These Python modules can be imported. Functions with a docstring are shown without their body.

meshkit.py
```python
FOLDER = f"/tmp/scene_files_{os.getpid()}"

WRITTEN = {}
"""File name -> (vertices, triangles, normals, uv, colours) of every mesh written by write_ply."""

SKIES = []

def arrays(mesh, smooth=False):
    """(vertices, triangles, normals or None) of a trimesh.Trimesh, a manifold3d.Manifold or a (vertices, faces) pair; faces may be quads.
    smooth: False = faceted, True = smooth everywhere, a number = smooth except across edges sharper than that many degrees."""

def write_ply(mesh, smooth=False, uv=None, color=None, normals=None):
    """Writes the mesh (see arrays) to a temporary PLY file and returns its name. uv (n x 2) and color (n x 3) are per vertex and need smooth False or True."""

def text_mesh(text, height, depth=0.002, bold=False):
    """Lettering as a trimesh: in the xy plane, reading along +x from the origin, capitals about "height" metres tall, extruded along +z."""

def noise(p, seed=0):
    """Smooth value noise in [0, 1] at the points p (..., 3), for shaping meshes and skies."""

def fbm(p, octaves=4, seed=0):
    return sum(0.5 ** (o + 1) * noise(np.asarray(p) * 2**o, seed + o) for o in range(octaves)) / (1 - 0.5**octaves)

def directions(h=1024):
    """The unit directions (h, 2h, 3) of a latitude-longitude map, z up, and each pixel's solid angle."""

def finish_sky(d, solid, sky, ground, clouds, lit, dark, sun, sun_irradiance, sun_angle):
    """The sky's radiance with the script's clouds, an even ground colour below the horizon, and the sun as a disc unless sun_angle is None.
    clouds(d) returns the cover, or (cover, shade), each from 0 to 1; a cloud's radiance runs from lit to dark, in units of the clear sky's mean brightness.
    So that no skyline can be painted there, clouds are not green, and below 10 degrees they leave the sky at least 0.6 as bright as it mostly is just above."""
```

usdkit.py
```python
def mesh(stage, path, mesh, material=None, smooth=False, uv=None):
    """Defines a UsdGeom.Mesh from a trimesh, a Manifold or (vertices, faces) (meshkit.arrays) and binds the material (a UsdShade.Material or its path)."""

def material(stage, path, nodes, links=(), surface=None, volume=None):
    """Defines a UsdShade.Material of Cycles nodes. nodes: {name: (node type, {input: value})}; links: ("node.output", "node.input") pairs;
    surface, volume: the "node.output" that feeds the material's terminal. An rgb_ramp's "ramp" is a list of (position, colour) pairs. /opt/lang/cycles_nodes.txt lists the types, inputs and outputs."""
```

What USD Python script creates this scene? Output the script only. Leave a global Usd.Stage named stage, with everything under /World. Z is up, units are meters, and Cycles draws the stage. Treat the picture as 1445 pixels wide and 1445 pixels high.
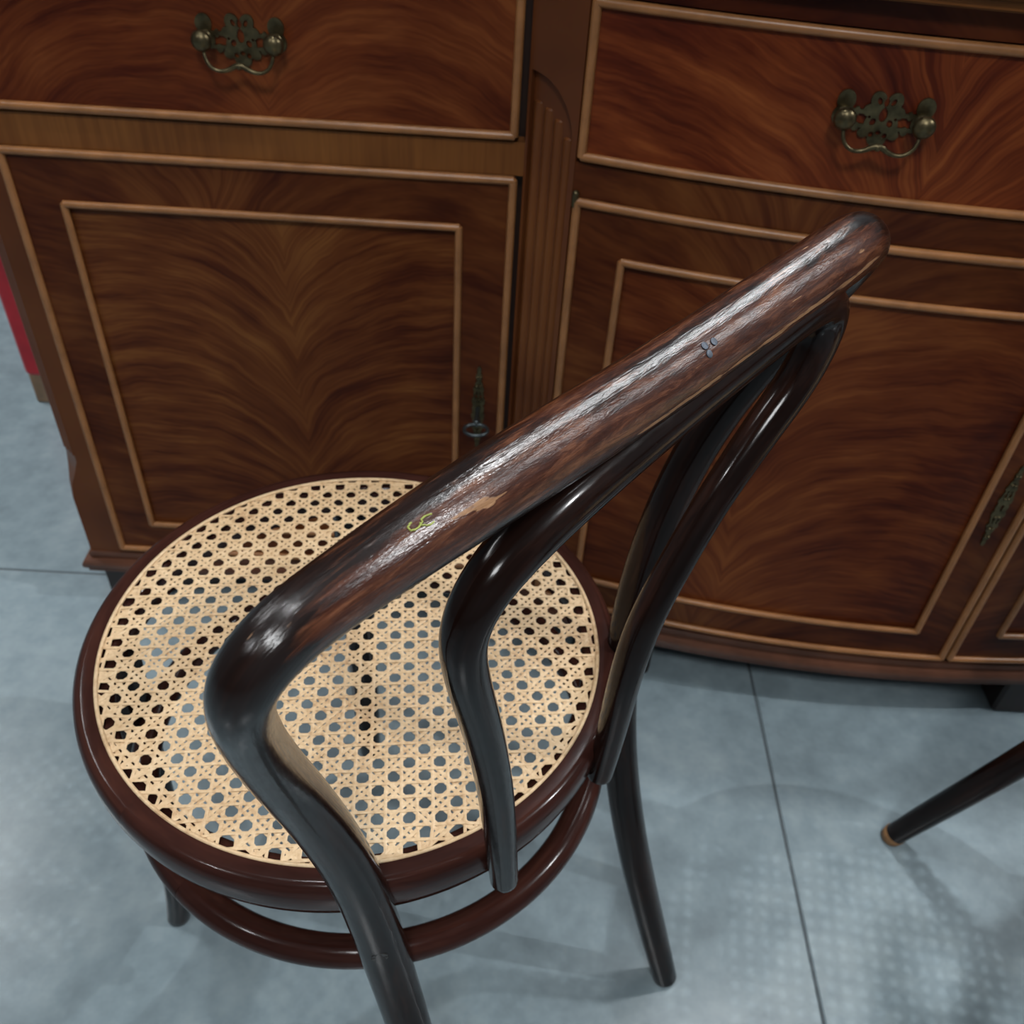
import math, random
import numpy as np, trimesh, manifold3d as m3, usdkit, meshkit
from shapely.geometry import Polygon, Point, LineString, box as sbox
from shapely.ops import unary_union
from shapely import affinity
from scipy.interpolate import CubicSpline, PchipInterpolator
from pxr import Usd, UsdGeom, UsdLux, UsdShade, Gf, Sdf, Vt

stage = Usd.Stage.CreateInMemory()
UsdGeom.SetStageUpAxis(stage, UsdGeom.Tokens.z)
UsdGeom.SetStageMetersPerUnit(stage, 1.0)
UsdGeom.Xform.Define(stage, '/World')
UsdGeom.Scope.Define(stage, '/World/Looks')
random.seed(7)
RNG = np.random.default_rng(7)

# ------------------------------------------------------------------ camera, light, exposure
CAM = (0.0987, -0.4542, 1.0025)
PITCH, ROLL, YAW, FPX = 0.7291, -0.0705, 0.0242, 1324.04
cy, sy = math.cos(YAW), math.sin(YAW)
f0 = np.array([sy, cy, 0]); r0 = np.array([cy, -sy, 0]); up = np.array([0, 0, 1.0])
fwd = f0 * math.cos(PITCH) - up * math.sin(PITCH)
dwn = -(up * math.cos(PITCH) + f0 * math.sin(PITCH))
rgt, dn = r0 * math.cos(ROLL) + dwn * math.sin(ROLL), -r0 * math.sin(ROLL) + dwn * math.cos(ROLL)
cam = UsdGeom.Camera.Define(stage, '/World/camera')
M = Gf.Matrix4d(1.0)
for i, row in enumerate((rgt, -dn, -fwd)):
    M.SetRow(i, Gf.Vec4d(*map(float, row), 0))
M.SetRow(3, Gf.Vec4d(*CAM, 1))
cam.AddTransformOp().Set(M)
cam.CreateHorizontalApertureAttr(36.0); cam.CreateVerticalApertureAttr(36.0)
cam.CreateFocalLengthAttr(36.0 * FPX / 1445)
cam.CreateClippingRangeAttr(Gf.Vec2f(0.02, 100))
cam.CreateFStopAttr(18.0); cam.CreateFocusDistanceAttr(0.40)
cam.CreateExposureAttr(-0.14)

def panel_light(name, x, y, z, w, h, power, col=(1.0, 0.97, 0.93)):
    l = UsdLux.RectLight.Define(stage, '/World/' + name)
    l.CreateWidthAttr(w); l.CreateHeightAttr(h); l.CreateIntensityAttr(power); l.CreateColorAttr(Gf.Vec3f(*col))
    l.AddTranslateOp().Set(Gf.Vec3d(x, y, z))
    return l


panel_light('ceiling_panel', 1.6, 2.6, 3.25, 0.3, 1.4, 26, (0.97, 0.99, 1.0))
panel_light('ceiling_panel_001', 3.6, 1.2, 3.25, 1.2, 0.3, 24, (0.97, 0.99, 1.0))
panel_light('ceiling_panel_002', 0.1, -1.9, 3.25, 0.6, 0.6, 48, (0.97, 0.99, 1.0))
panel_light('ceiling_panel_003', -2.4, 1.4, 3.25, 0.3, 1.4, 26, (0.97, 0.99, 1.0))


def spot(name, x, y, z, power, r=0.03, aim=None, cone=60.0, soft=0.4):
    l = UsdLux.SphereLight.Define(stage, '/World/' + name)
    l.CreateRadiusAttr(r); l.CreateIntensityAttr(power * (0.03 / r) ** 2); l.CreateColorAttr(Gf.Vec3f(0.98, 0.99, 1.0))
    l.AddTranslateOp().Set(Gf.Vec3d(x, y, z))
    if aim:
        d = np.array(aim, float) - [x, y, z]; d /= np.linalg.norm(d)
        q = Gf.Rotation(Gf.Vec3d(0, 0, -1), Gf.Vec3d(*map(float, d))).GetQuat()
        l.AddOrientOp().Set(Gf.Quatf(q))
        sh = UsdLux.ShapingAPI.Apply(l.GetPrim())
        sh.CreateShapingConeAngleAttr(cone); sh.CreateShapingConeSoftnessAttr(soft)


spot('ceiling_spot', -0.35, 0.10, 3.1, 900, 0.025)
spot('ceiling_spot_001', 2.85, -0.20, 3.1, 4600, 0.016)
spot('ceiling_spot_002', 1.02, 1.66, 3.1, 2500, 0.11)
spot('ceiling_spot_003', -1.70, -1.40, 3.1, 1200, 0.05)
spot('ceiling_spot_004', 0.95, 0.60, 3.1, 4600, 0.08, (0.78, 0.34, 0.0), 14.0, 0.7)
spot('ceiling_spot_005', -1.30, 1.00, 3.1, 3600, 0.08, (-0.80, 0.85, 0.0), 15.0, 0.8)

# ------------------------------------------------------------------ helpers
USED = {}


def path_of(parent, name):
    base = (str(parent) if parent else '/World') + '/' + name
    n = USED.get(base, 0); USED[base] = n + 1
    return base if n == 0 else f'{base}_{n:03d}'


def setdata(prim, **kw):
    for k, v in kw.items():
        if v:
            prim.SetCustomDataByKey(k, v)


ORIGIN = {}


def thing(name, label, cat, loc=(0, 0, 0), rotz=0.0, group=None):
    p = path_of(None, name)
    x = UsdGeom.Xform.Define(stage, p)
    x.AddTranslateOp().Set(Gf.Vec3d(*loc))
    if rotz:
        x.AddRotateZOp().Set(rotz)
    setdata(x.GetPrim(), label=label, category=cat, group=group)
    ORIGIN[p] = np.array(loc, float)
    return p


def obj(parent, name, mesh, mat, smooth=35, uv=None, local=False, label=None, kind=None, prims=None):
    """one Mesh prim; coordinates in the world unless local, moved into the frame of the thing above."""
    v, f, n = meshkit.arrays(mesh, False)
    v = np.array(v)
    if not local:
        for top, o in ORIGIN.items():
            if parent and (parent == top or parent.startswith(top + '/')):
                v = v - o
    p = path_of(parent, name)
    g = usdkit.mesh(stage, p, (v, f), mat, smooth=(True if uv is not None else smooth), uv=uv)
    if prims:
        for k, a in prims.items():
            UsdGeom.PrimvarsAPI(g).CreatePrimvar(k, Sdf.ValueTypeNames.Color3fArray, 'vertex').Set(Vt.Vec3fArray.FromNumpy(np.asarray(a, np.float32)))
    setdata(g.GetPrim(), label=label, kind=kind)
    return p


def cat_(ms):
    return trimesh.util.concatenate(ms)


def frames(P, ref):
    """tangent T, N, B along P with B kept near ref"""
    T = np.gradient(P, axis=0); T /= np.linalg.norm(T, axis=1)[:, None]
    Bv = ref - T * np.sum(ref * T, axis=1)[:, None]
    Bv /= np.linalg.norm(Bv, axis=1)[:, None]
    return T, np.cross(Bv, T), Bv


def tube(P, r, seg=24, ref=(0, 1, 0), sq=1.0, caps=3, bump=None):
    """round bar along P; sq squashes along B. Returns (v, f), uv (metres along, angle), T, N, B"""
    P = np.asarray(P, float); n = len(P)
    r = np.full(n, r) if np.ndim(r) == 0 else np.asarray(r, float)
    ref = np.broadcast_to(np.asarray(ref, float), (n, 3))
    T, N, B = frames(P, ref)
    if caps:  # rounded ends
        def end(i, sgn):
            out = []
            for k in range(1, caps + 1):
                a = k / caps * math.pi / 2
                out.append((P[i] + sgn * T[i] * r[i] * 0.45 * math.sin(a), max(r[i] * math.cos(a), r[i] * 0.02), T[i], N[i], B[i]))
            return out
        h = end(0, -1)[::-1]; t = end(n - 1, 1)
        P = np.vstack([[x[0] for x in h], P, [x[0] for x in t]]); r = np.r_[[x[1] for x in h], r, [x[1] for x in t]]
        T = np.vstack([[x[2] for x in h], T, [x[2] for x in t]]); N = np.vstack([[x[3] for x in h], N, [x[3] for x in t]]); B = np.vstack([[x[4] for x in h], B, [x[4] for x in t]])
        n = len(P)
    s = np.r_[0, np.cumsum(np.linalg.norm(np.diff(P, axis=0), axis=1))]
    a = np.linspace(0, 2 * math.pi, seg + 1)          # seam doubled for uv
    rr = r[:, None] * np.ones(seg + 1)
    if bump is not None:
        rr = rr * bump(s[:, None] + 0 * a, a[None] + 0 * s[:, None])
    V = P[:, None] + rr[..., None] * (np.cos(a)[None, :, None] * N[:, None] + sq * np.sin(a)[None, :, None] * B[:, None])
    uv = np.stack([np.broadcast_to(s[:, None], (n, seg + 1)), np.broadcast_to(a[None] / (2 * math.pi), (n, seg + 1))], -1)
    i, j = np.meshgrid(np.arange(n - 1), np.arange(seg), indexing='ij')
    q = np.stack([i * (seg + 1) + j, i * (seg + 1) + j + 1, (i + 1) * (seg + 1) + j + 1, (i + 1) * (seg + 1) + j], -1).reshape(-1, 4)
    f = np.vstack([q[:, [0, 1, 2]], q[:, [0, 2, 3]]])
    V = V.reshape(-1, 3)
    tm = trimesh.Trimesh(V, f, process=False)
    if tm.volume < 0:
        f = f[:, ::-1]
    return (V, f), uv.reshape(-1, 2), s


def tmesh(P, r, seg=10, ref=(0, 0, 1), caps=2):
    (v, f), _, _ = tube(P, r, seg, ref, caps=caps)
    return trimesh.Trimesh(v, f, process=False)


def bar(a, b, r, seg=10):
    a, b = np.array(a, float), np.array(b, float)
    d = b - a; ref = (0, 0, 1) if abs(d[2]) < 0.8 * np.linalg.norm(d) else (0, 1, 0)
    return tmesh(np.linspace(a, b, 2), r, seg, ref)


def bx(x0, x1, y0, y1, z0, z1, ch=0.0012):
    """box with chamfered edges"""
    c = min(ch, (x1 - x0) / 3, (y1 - y0) / 3, (z1 - z0) / 3)
    pts = []
    for X, sx in ((x0, 1), (x1, -1)):
        for Y, sy_ in ((y0, 1), (y1, -1)):
            for Z, sz in ((z0, 1), (z1, -1)):
                pts += [(X, Y + sy_ * c, Z + sz * c), (X + sx * c, Y, Z + sz * c), (X + sx * c, Y + sy_ * c, Z)]
    return trimesh.convex.convex_hull(np.array(pts))


def ball(c, r, sub=2, sc=(1, 1, 1)):
    s = trimesh.creation.icosphere(subdivisions=sub, radius=1.0)
    s.apply_scale(np.array(sc) * r); s.apply_translation(c)
    return s


def to_tm(man):
    m = man.to_mesh()
    return trimesh.Trimesh(np.array(m.vert_properties[:, :3]), np.array(m.tri_verts), process=False)


def spl(pts, n, cols=None):
    pts = np.asarray(pts, float)
    s = np.r_[0, np.cumsum(np.linalg.norm(np.diff(pts[:, :3], axis=0), axis=1) ** 0.7)]
    return CubicSpline(s, pts)(np.linspace(0, s[-1], n))


# ------------------------------------------------------------------ materials
def mat(name, nodes, links, surface='p.BSDF'):
    return usdkit.material(stage, '/World/Looks/' + name, nodes, links, surface=surface)


def plain(name, col, rough=0.5, metallic=0.0, noise=0.0, scale=40.0, **kw):
    nodes = {'p': ('principled_bsdf', {'base_color': col, 'roughness': rough, 'metallic': metallic, **kw})}
    links = []
    if noise:
        nodes['tc'] = ('texture_coordinate', {})
        nodes['n'] = ('noise_texture', {'scale': scale, 'detail': 4.0, 'roughness': 0.6})
        lo = tuple(max(0, c * (1 - noise)) for c in col); hi = tuple(c * (1 + noise) for c in col)
        nodes['r'] = ('rgb_ramp', {'ramp': [(0.3, lo), (0.7, hi)]})
        links = [('tc.object', 'n.vector'), ('n.fac', 'r.fac'), ('r.color', 'p.base_color')]
    return mat(name, nodes, links)


def flame_wood(name, u0, v0, k, ramp, seed=0.0, freq=46.0, rough=0.36, plume=0.05, droop=1.2):
    """mahogany crotch veneer: grain lines rise from a centre plume and fall away to both sides (uv in metres)"""
    N = {
        'uv': ('texture_coordinate', {}),
        'wn': ('noise_texture', {'scale': 8.0, 'detail': 3.0, 'roughness': 0.5}),
        'woff': ('vector_math', {'math_type': 'subtract', 'vector2': (0.5, 0.5, 0.5)}),
        'wsc': ('vector_math', {'math_type': 'scale', 'scale': 0.040}),
        'wadd': ('vector_math', {'math_type': 'add'}),
        'off': ('vector_math', {'math_type': 'subtract', 'vector2': (u0, v0, -seed)}),
        'sep': ('separate_xyz', {}),
        'ax': ('math', {'math_type': 'absolute'}),
        'eps': ('math', {'math_type': 'add', 'value2': 0.030}),
        'ln': ('math', {'math_type': 'logarithm', 'value2': 2.71828}),
        'lk': ('math', {'math_type': 'multiply', 'value2': 1.0 / k}),
        'x2': ('math', {'math_type': 'multiply'}),
        'dr': ('math', {'math_type': 'multiply_add', 'value2': droop}),
        'h': ('math', {'math_type': 'subtract'}),
        'hs': ('math', {'math_type': 'multiply', 'value2': freq}),
        'xs': ('math', {'math_type': 'multiply', 'value2': 7.0}),
        'cv': ('combine_xyz', {'z': seed}),
        'n1': ('noise_texture', {'scale': 1.0, 'detail': 6.0, 'roughness': 0.66}),
        'hs2': ('math', {'math_type': 'multiply', 'value2': freq * 6.0}),
        'xs2': ('math', {'math_type': 'multiply', 'value2': 16.0}),
        'cv2': ('combine_xyz', {'z': seed + 3}),
        'n2': ('noise_texture', {'scale': 1.0, 'detail': 3.0, 'roughness': 0.5}),
        'nb': ('noise_texture', {'scale': 8.0, 'detail': 2.0, 'roughness': 0.5}),
        'a2': ('math', {'math_type': 'multiply_add', 'value2': 0.42}),
        'a3': ('math', {'math_type': 'multiply_add', 'value2': 0.55}),
        'pl': ('math', {'math_type': 'multiply', 'value2': -1.0 / plume}),
        'ple': ('math', {'math_type': 'exponent'}),
        'a4': ('math', {'math_type': 'multiply_add', 'value2': 0.14}),
        'mr': ('map_range', {'from_min': 0.65, 'from_max': 1.31, 'to_min': 0.0, 'to_max': 1.0, 'clamp': True}),
        'rmp': ('rgb_ramp', {'ramp': ramp}),
        'p': ('principled_bsdf', {'roughness': rough, 'specular_ior_level': 0.14}),
    }
    L = [('uv.UV', 'wn.vector'), ('wn.color', 'woff.vector1'), ('woff.vector', 'wsc.vector1'), ('uv.UV', 'wadd.vector1'), ('wsc.vector', 'wadd.vector2'),
         ('wadd.vector', 'off.vector1'), ('off.vector', 'sep.vector'), ('sep.x', 'ax.value1'), ('ax.value', 'eps.value1'), ('eps.value', 'ln.value1'), ('ln.value', 'lk.value1'),
         ('sep.x', 'x2.value1'), ('sep.x', 'x2.value2'), ('x2.value', 'dr.value1'), ('sep.y', 'dr.value3'), ('dr.value', 'h.value1'), ('lk.value', 'h.value2'),
         ('h.value', 'hs.value1'), ('sep.x', 'xs.value1'), ('hs.value', 'cv.x'), ('xs.value', 'cv.y'), ('cv.vector', 'n1.vector'),
         ('h.value', 'hs2.value1'), ('sep.x', 'xs2.value1'), ('hs2.value', 'cv2.x'), ('xs2.value', 'cv2.y'), ('cv2.vector', 'n2.vector'), ('off.vector', 'nb.vector'),
         ('n2.fac', 'a2.value1'), ('n1.fac', 'a2.value3'), ('nb.fac', 'a3.value1'), ('a2.value', 'a3.value3'),
         ('ax.value', 'pl.value1'), ('pl.value', 'ple.value1'), ('ple.value', 'a4.value1'), ('a3.value', 'a4.value3'),
         ('a4.value', 'mr.value'), ('mr.result', 'rmp.fac'), ('rmp.color', 'p.base_color')]
    return mat(name, N, L)


DARKF = [(0.55, (.030, .0050, .0020)), (0.78, (.072, .0140, .0044)), (0.98, (.130, .033, .0085)), (1.25, (.215, .070, .018))]


def scale_ramp(r, s=1.0, sg=1.0, lo=0.55, hi=1.25):
    # map positions from [lo, hi] to [0, 1]
    return [((p - lo) / (hi - lo), tuple(c * s * (1, sg, sg)[i] for i, c in enumerate(col))) for p, col in r]


def grain_wood(name, lo, mid, hi, along='v', rough=0.3, coat=0.25, across=170.0, length=9.0, bump=0.04):
    sc = (across, length, 1.0) if along == 'v' else (length, across, 1.0)
    return mat(name, {
        'uv': ('texture_coordinate', {}), 'm': ('mapping', {'scale': sc}),
        'n': ('noise_texture', {'scale': 1.0, 'detail': 5.0, 'roughness': 0.6, 'distortion': 0.3}),
        'nb': ('noise_texture', {'scale': 8.0, 'detail': 2.0}),
        'mx': ('math', {'math_type': 'multiply_add', 'value2': 0.5}), 'h': ('math', {'math_type': 'multiply', 'value2': 0.5}),
        'r': ('rgb_ramp', {'ramp': [(0.3, lo), (0.5, mid), (0.7, hi)]}),
        'b': ('bump', {'strength': bump, 'distance': 0.002}),
        'p': ('principled_bsdf', {'roughness': rough, 'specular_ior_level': 0.18})},
        [('uv.UV', 'm.vector'), ('m.vector', 'n.vector'), ('uv.object', 'nb.vector'), ('n.fac', 'mx.value1'), ('nb.fac', 'h.value1'), ('h.value', 'mx.value3'), ('mx.value', 'r.fac'),
         ('r.color', 'p.base_color'), ('n.fac', 'b.height'), ('b.normal', 'p.normal')])


BEAD = plain('bead_wood', (.30, .125, .042), 0.34, noise=0.22, scale=30)
BEAD2 = plain('moulding_wood', (.105, .042, .024), 0.36, noise=0.35, scale=16)
CROSS = grain_wood('crossband_wood', (.11, .036, .009), (.18, .064, .016), (.25, .097, .024), 'v', across=120, length=6)
STILE = grain_wood('stile_wood', (.070, .019, .0065), (.120, .036, .0115), (.175, .060, .018), 'v', across=150, length=5)
REED = grain_wood('reed_wood', (.085, .026, .0085), (.145, .047, .014), (.20, .072, .020), 'v', across=150, length=5)
CARC = plain('carcass_wood', (.022, .0075, .004), 0.45, noise=0.3, scale=15)
FOOTW = plain('foot_wood', (.016, .007, .005), 0.4, noise=0.3, scale=15)
BRASS = plain('aged_brass', (.105, .082, .042), 0.34, 0.85, noise=0.45, scale=120)
STEEL = plain('dark_steel', (.085, .10, .105), 0.40, 0.9, noise=0.2, scale=150)
NAILM = plain('nail_steel', (.10, .115, .14), 0.5, 0.5, noise=0.4, scale=900)

# ------------------------------------------------------------------ the floor: large grey porcelain tiles, recessed grout
FLOORT = mat('floor_tile', {
    'tc': ('geometry', {}),
    'n': ('noise_texture', {'scale': 3.2, 'detail': 7.0, 'roughness': 0.62, 'distortion': 0.6}),
    'n2': ('noise_texture', {'scale': 30.0, 'detail': 5.0, 'roughness': 0.6}),
    'mx': ('math', {'math_type': 'multiply_add', 'value2': 0.45}), 'h': ('math', {'math_type': 'multiply', 'value2': 0.55}),
    'r': ('rgb_ramp', {'ramp': [(0.34, (.178, .228, .252)), (0.5, (.238, .304, .334)), (0.66, (.310, .380, .405))]}),
    'rr': ('map_range', {'from_min': 0.3, 'from_max': 0.7, 'to_min': 0.16, 'to_max': 0.30}),
    'b': ('bump', {'strength': 0.03, 'distance': 0.002}),
    'p': ('principled_bsdf', {'specular_ior_level': 0.55})},
    [('tc.position', 'n.vector'), ('tc.position', 'n2.vector'), ('n.fac', 'h.value1'), ('n2.fac', 'mx.value1'), ('h.value', 'mx.value3'), ('mx.value', 'r.fac'), ('r.color', 'p.base_color'),
     ('n.fac', 'rr.value'), ('rr.result', 'p.roughness'), ('n2.fac', 'b.height'), ('b.normal', 'p.normal')])
GROUT = plain('grout', (.085, .105, .115), 0.85)
flp = '/World/floor'
UsdGeom.Xform.Define(stage, flp); setdata(stage.GetPrimAtPath(flp), kind='structure')
TS, GAP = 1.5, 0.0017
for i in range(-3, 3):
    for j in range(-3, 3):
        x0, y0 = 0.46 + i * TS, 0.4855 + j * TS
        t = bx(x0 + GAP, x0 + TS - GAP, y0 + GAP, y0 + TS - GAP, -0.012, 0.0, 0.0012)
        obj(flp, 'tile', t, FLOORT, smooth=False)
obj(flp, 'grout', bx(0.46 - 3 * TS, 0.46 + 3 * TS, 0.4855 - 3 * TS, 0.4855 + 3 * TS, -0.03, -0.0012, 0.001), GROUT, smooth=False)

WALL = plain('hall_paint', (.20, .22, .235), 0.8)
CEIL = plain('hall_ceiling', (.30, .32, .33), 0.85)
X0, X1, Y0, Y1, ZC = 0.46 - 3 * TS, 0.46 + 3 * TS, 0.4855 - 3 * TS, 0.4855 + 3 * TS, 3.4
for nm, m in (('wall_left', bx(X0 - .1, X0, Y0, Y1, -.03, ZC)), ('wall_right', bx(X1, X1 + .1, Y0, Y1, -.03, ZC)), ('wall_back', bx(X0 - .1, X1 + .1, Y1, Y1 + .1, -.03, ZC)),
              ('wall_front', bx(X0 - .1, X1 + .1, Y0 - .1, Y0, -.03, ZC)), ('ceiling', bx(X0 - .1, X1 + .1, Y0 - .1, Y1 + .1, ZC, ZC + .1))):
    obj(None, nm, m, CEIL if nm == 'ceiling' else WALL, smooth=False, kind='structure')

# ------------------------------------------------------------------ the sideboard
YF, XM, RB, YC = 0.4345, 0.6736, 1.7366, 0.3164
XL, XPA, XPB = -0.4378, 0.108, 0.154
YPB = YC - (math.sqrt(RB ** 2 - (XPB - XM) ** 2) - RB)
ZBEAD = dict(door0=0.1085, door1=0.6375, pan0=0.1535, pan1=0.586, dr0=0.6800, dr1=0.8065)
ZTOP = 0.87


def bow(x):
    return YC - (math.sqrt(RB ** 2 - (x - XM) ** 2) - RB)


def bow_path(xa, xb, n=40):
    x = np.linspace(xa, xb, n)
    return np.c_[x, [bow(t) for t in x]]


def flat_path(xa, xb, n=2):
    return np.c_[np.linspace(xa, xb, n), np.full(n, YF)]


def offs(path, d):
    """path moved by d towards the viewer (to the right of travel in +x)"""
    t = np.gradient(path, axis=0); t /= np.linalg.norm(t, axis=1)[:, None]
    return path + d * np.c_[t[:, 1], -t[:, 0]]


def slab(path, z0, z1, front, back, nz=2):
    """board following the plan path, front face at offset 'front'. Returns (v, f), uv with uv in metres along/up"""
    F, Bk = offs(path, front), offs(path, -back)
    s = np.r_[0, np.cumsum(np.linalg.norm(np.diff(path, axis=0), axis=1))]
    n = len(path)
    V, UV = [], []
    def add(P, z, u, v):
        V.append(np.c_[P, np.full(len(P), z)]); UV.append(np.c_[u, np.full(len(P), v)])
    add(F, z0, s, z0); add(F, z1, s, z1)            # front
    add(F, z1, s, z1); add(Bk, z1, s, z1 + front + back)  # top
    add(F, z0, s, z0); add(Bk, z0, s, z0 - front - back)  # bottom
    add(Bk, z0, s, z0); add(Bk, z1, s, z1)          # back
    f = []
    def strip(a, b, flip):
        for i in range(n - 1):
            q = [a * n + i, a * n + i + 1, b * n + i + 1, b * n + i]
            if flip:
                q = q[::-1]
            f.extend([[q[0], q[1], q[2]], [q[0], q[2], q[3]]])
    strip(0, 1, False); strip(2, 3, False); strip(4, 5, True); strip(6, 7, True)
    base = 8 * n
    for e, fl in ((0, False), (n - 1, True)):
        q = np.array([[*F[e], z0], [*F[e], z1], [*Bk[e], z1], [*Bk[e], z0]])
        V.append(q); UV.append(np.array([[s[e], z0], [s[e], z1], [s[e], z1], [s[e], z0]]))
        o = [base, base + 1, base + 2, base + 3]
        if not fl:
            o = o[::-1]
        f.extend([[o[3], o[2], o[1]], [o[3], o[1], o[0]]] if False else [[o[0], o[1], o[2]], [o[0], o[2], o[3]]])
        base += 4
    return (np.vstack(V), np.array(f)), np.vstack(UV)


def mirror(vf):
    v, f = vf
    v = np.array(v, float); v[:, 0] = 2 * XM - v[:, 0]
    return v, np.asarray(f)[:, ::-1]


def hbar(path, z, r, proud=0.0005):
    P = offs(path, proud)
    return tmesh(np.c_[P, np.full(len(P), z)], r, 12)


def vbar(p, z0, z1, r):
    return tmesh(np.array([[p[0], p[1], z0], [p[0], p[1], (z0 + z1) / 2], [p[0], p[1], z1]]), r, 12, (0, 1, 0))


def bead_frame(path, z0, z1, r, proud=0.0005, sides=(1, 1, 1, 1)):
    P = offs(path, proud); ms = []
    if sides[0]: ms.append(hbar(path, z0, r, proud))
    if sides[1]: ms.append(hbar(path, z1, r, proud))
    if sides[2]: ms.append(vbar(P[0], z0, z1, r))
    if sides[3]: ms.append(vbar(P[-1], z0, z1, r))
    return cat_(ms)


SB = thing('sideboard', 'long mahogany sideboard with flame veneered doors, a bowed middle and brass drawer pulls', 'sideboard', (XM, YF, 0))

# plan of the whole body, mirrored about XM
half = [(XL + 0.012, 0.87), (XL + 0.012, YF + 0.004), (XPA, YF + 0.004)] + [(XPB, YPB + 0.004)] + [tuple(p + np.array([0, 0.004])) for p in bow_path(XPB, XM, 18)[1:]]
plan = Polygon(half + [(2 * XM - x, y) for x, y in half[::-1][1:]])
plan_full = Polygon([(XL, 0.87), (XL, YF), (XPA, YF), (XPB, YPB)] + [tuple(p) for p in bow_path(XPB, XM, 24)[1:]] +
                    [(2 * XM - x, y) for x, y in [tuple(p) for p in bow_path(XPB, XM, 24)][::-1][1:]] + [(2 * XM - XPA, YF), (2 * XM - XL, YF), (2 * XM - XL, 0.87)])
plan_core = plan.buffer(-0.012, join_style=2)


def layers(poly, prof):
    ms = []
    for (za, oa), (zb, ob) in zip(prof[:-1], prof[1:]):
        p = poly.buffer((oa + ob) / 2, join_style=2) if (oa + ob) else poly
        m = trimesh.creation.extrude_polygon(p, zb - za + 0.0002); m.apply_translation((0, 0, za)); ms.append(m)
    return cat_(ms)


def round_prof(z0, z1, base, bulge, n=8):
    a = np.linspace(0, math.pi, n + 1)
    return [(z0 + (z1 - z0) * (1 - math.cos(t)) / 2, base + bulge * math.sin(t) ** 0.7) for t in a]


carc = trimesh.creation.extrude_polygon(plan_core, 0.834 - 0.085); carc.apply_translation((0, 0, 0.085))
obj(SB, 'carcass', carc, CARC)
mould = layers(plan_full, round_prof(0.0660, 0.0735, 0.0015, 0.0060, 7) + round_prof(0.0738, 0.0875, 0.0025, 0.0095, 9) + round_prof(0.0877, 0.0895, 0.001, 0.001, 2) + round_prof(0.0895, 0.0995, 0.0005, 0.0022, 5))
obj(SB, 'base_moulding', mould, BEAD2, smooth=50)
counter = layers(plan_full, round_prof(0.8335, 0.846, 0.006, 0.008, 7) + round_prof(0.846, 0.872, 0.014, 0.012, 9))
obj(SB, 'top', counter, CROSS, smooth=50)

FL_RAMP = scale_ramp(DARKF)
DOORL = flame_wood('veneer_left_door', 0.215, 0.16, 14.0, scale_ramp(DARKF, 0.98, 1.12), 1.3, freq=62)
DOORR = flame_wood('veneer_bow_door', 0.17, 0.12, 13.0, scale_ramp(DARKF, 0.95, 0.90), 4.1, freq=44, plume=0.09)
DRAWL = flame_wood('veneer_left_drawer', 0.27, 0.60, 22.0, scale_ramp(DARKF, 0.95, 0.85), 7.7, droop=1.9)
DRAWR = flame_wood('veneer_bow_drawer', 0.30, 0.62, 11.0, scale_ramp(DARKF, 1.25, 0.82), 9.2, freq=40, plume=0.07, droop=0.2)
FRAMEL = flame_wood('veneer_door_frame', 0.20, 0.3, 9.0, scale_ramp(DARKF, 0.70, 0.98), 2.2, freq=26, plume=0.2)
FRIEZE = flame_wood('veneer_frieze', 0.4, 0.8, 9.0, scale_ramp(DARKF, 0.40, 0.7), 5.2, freq=20, plume=0.2)


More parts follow.
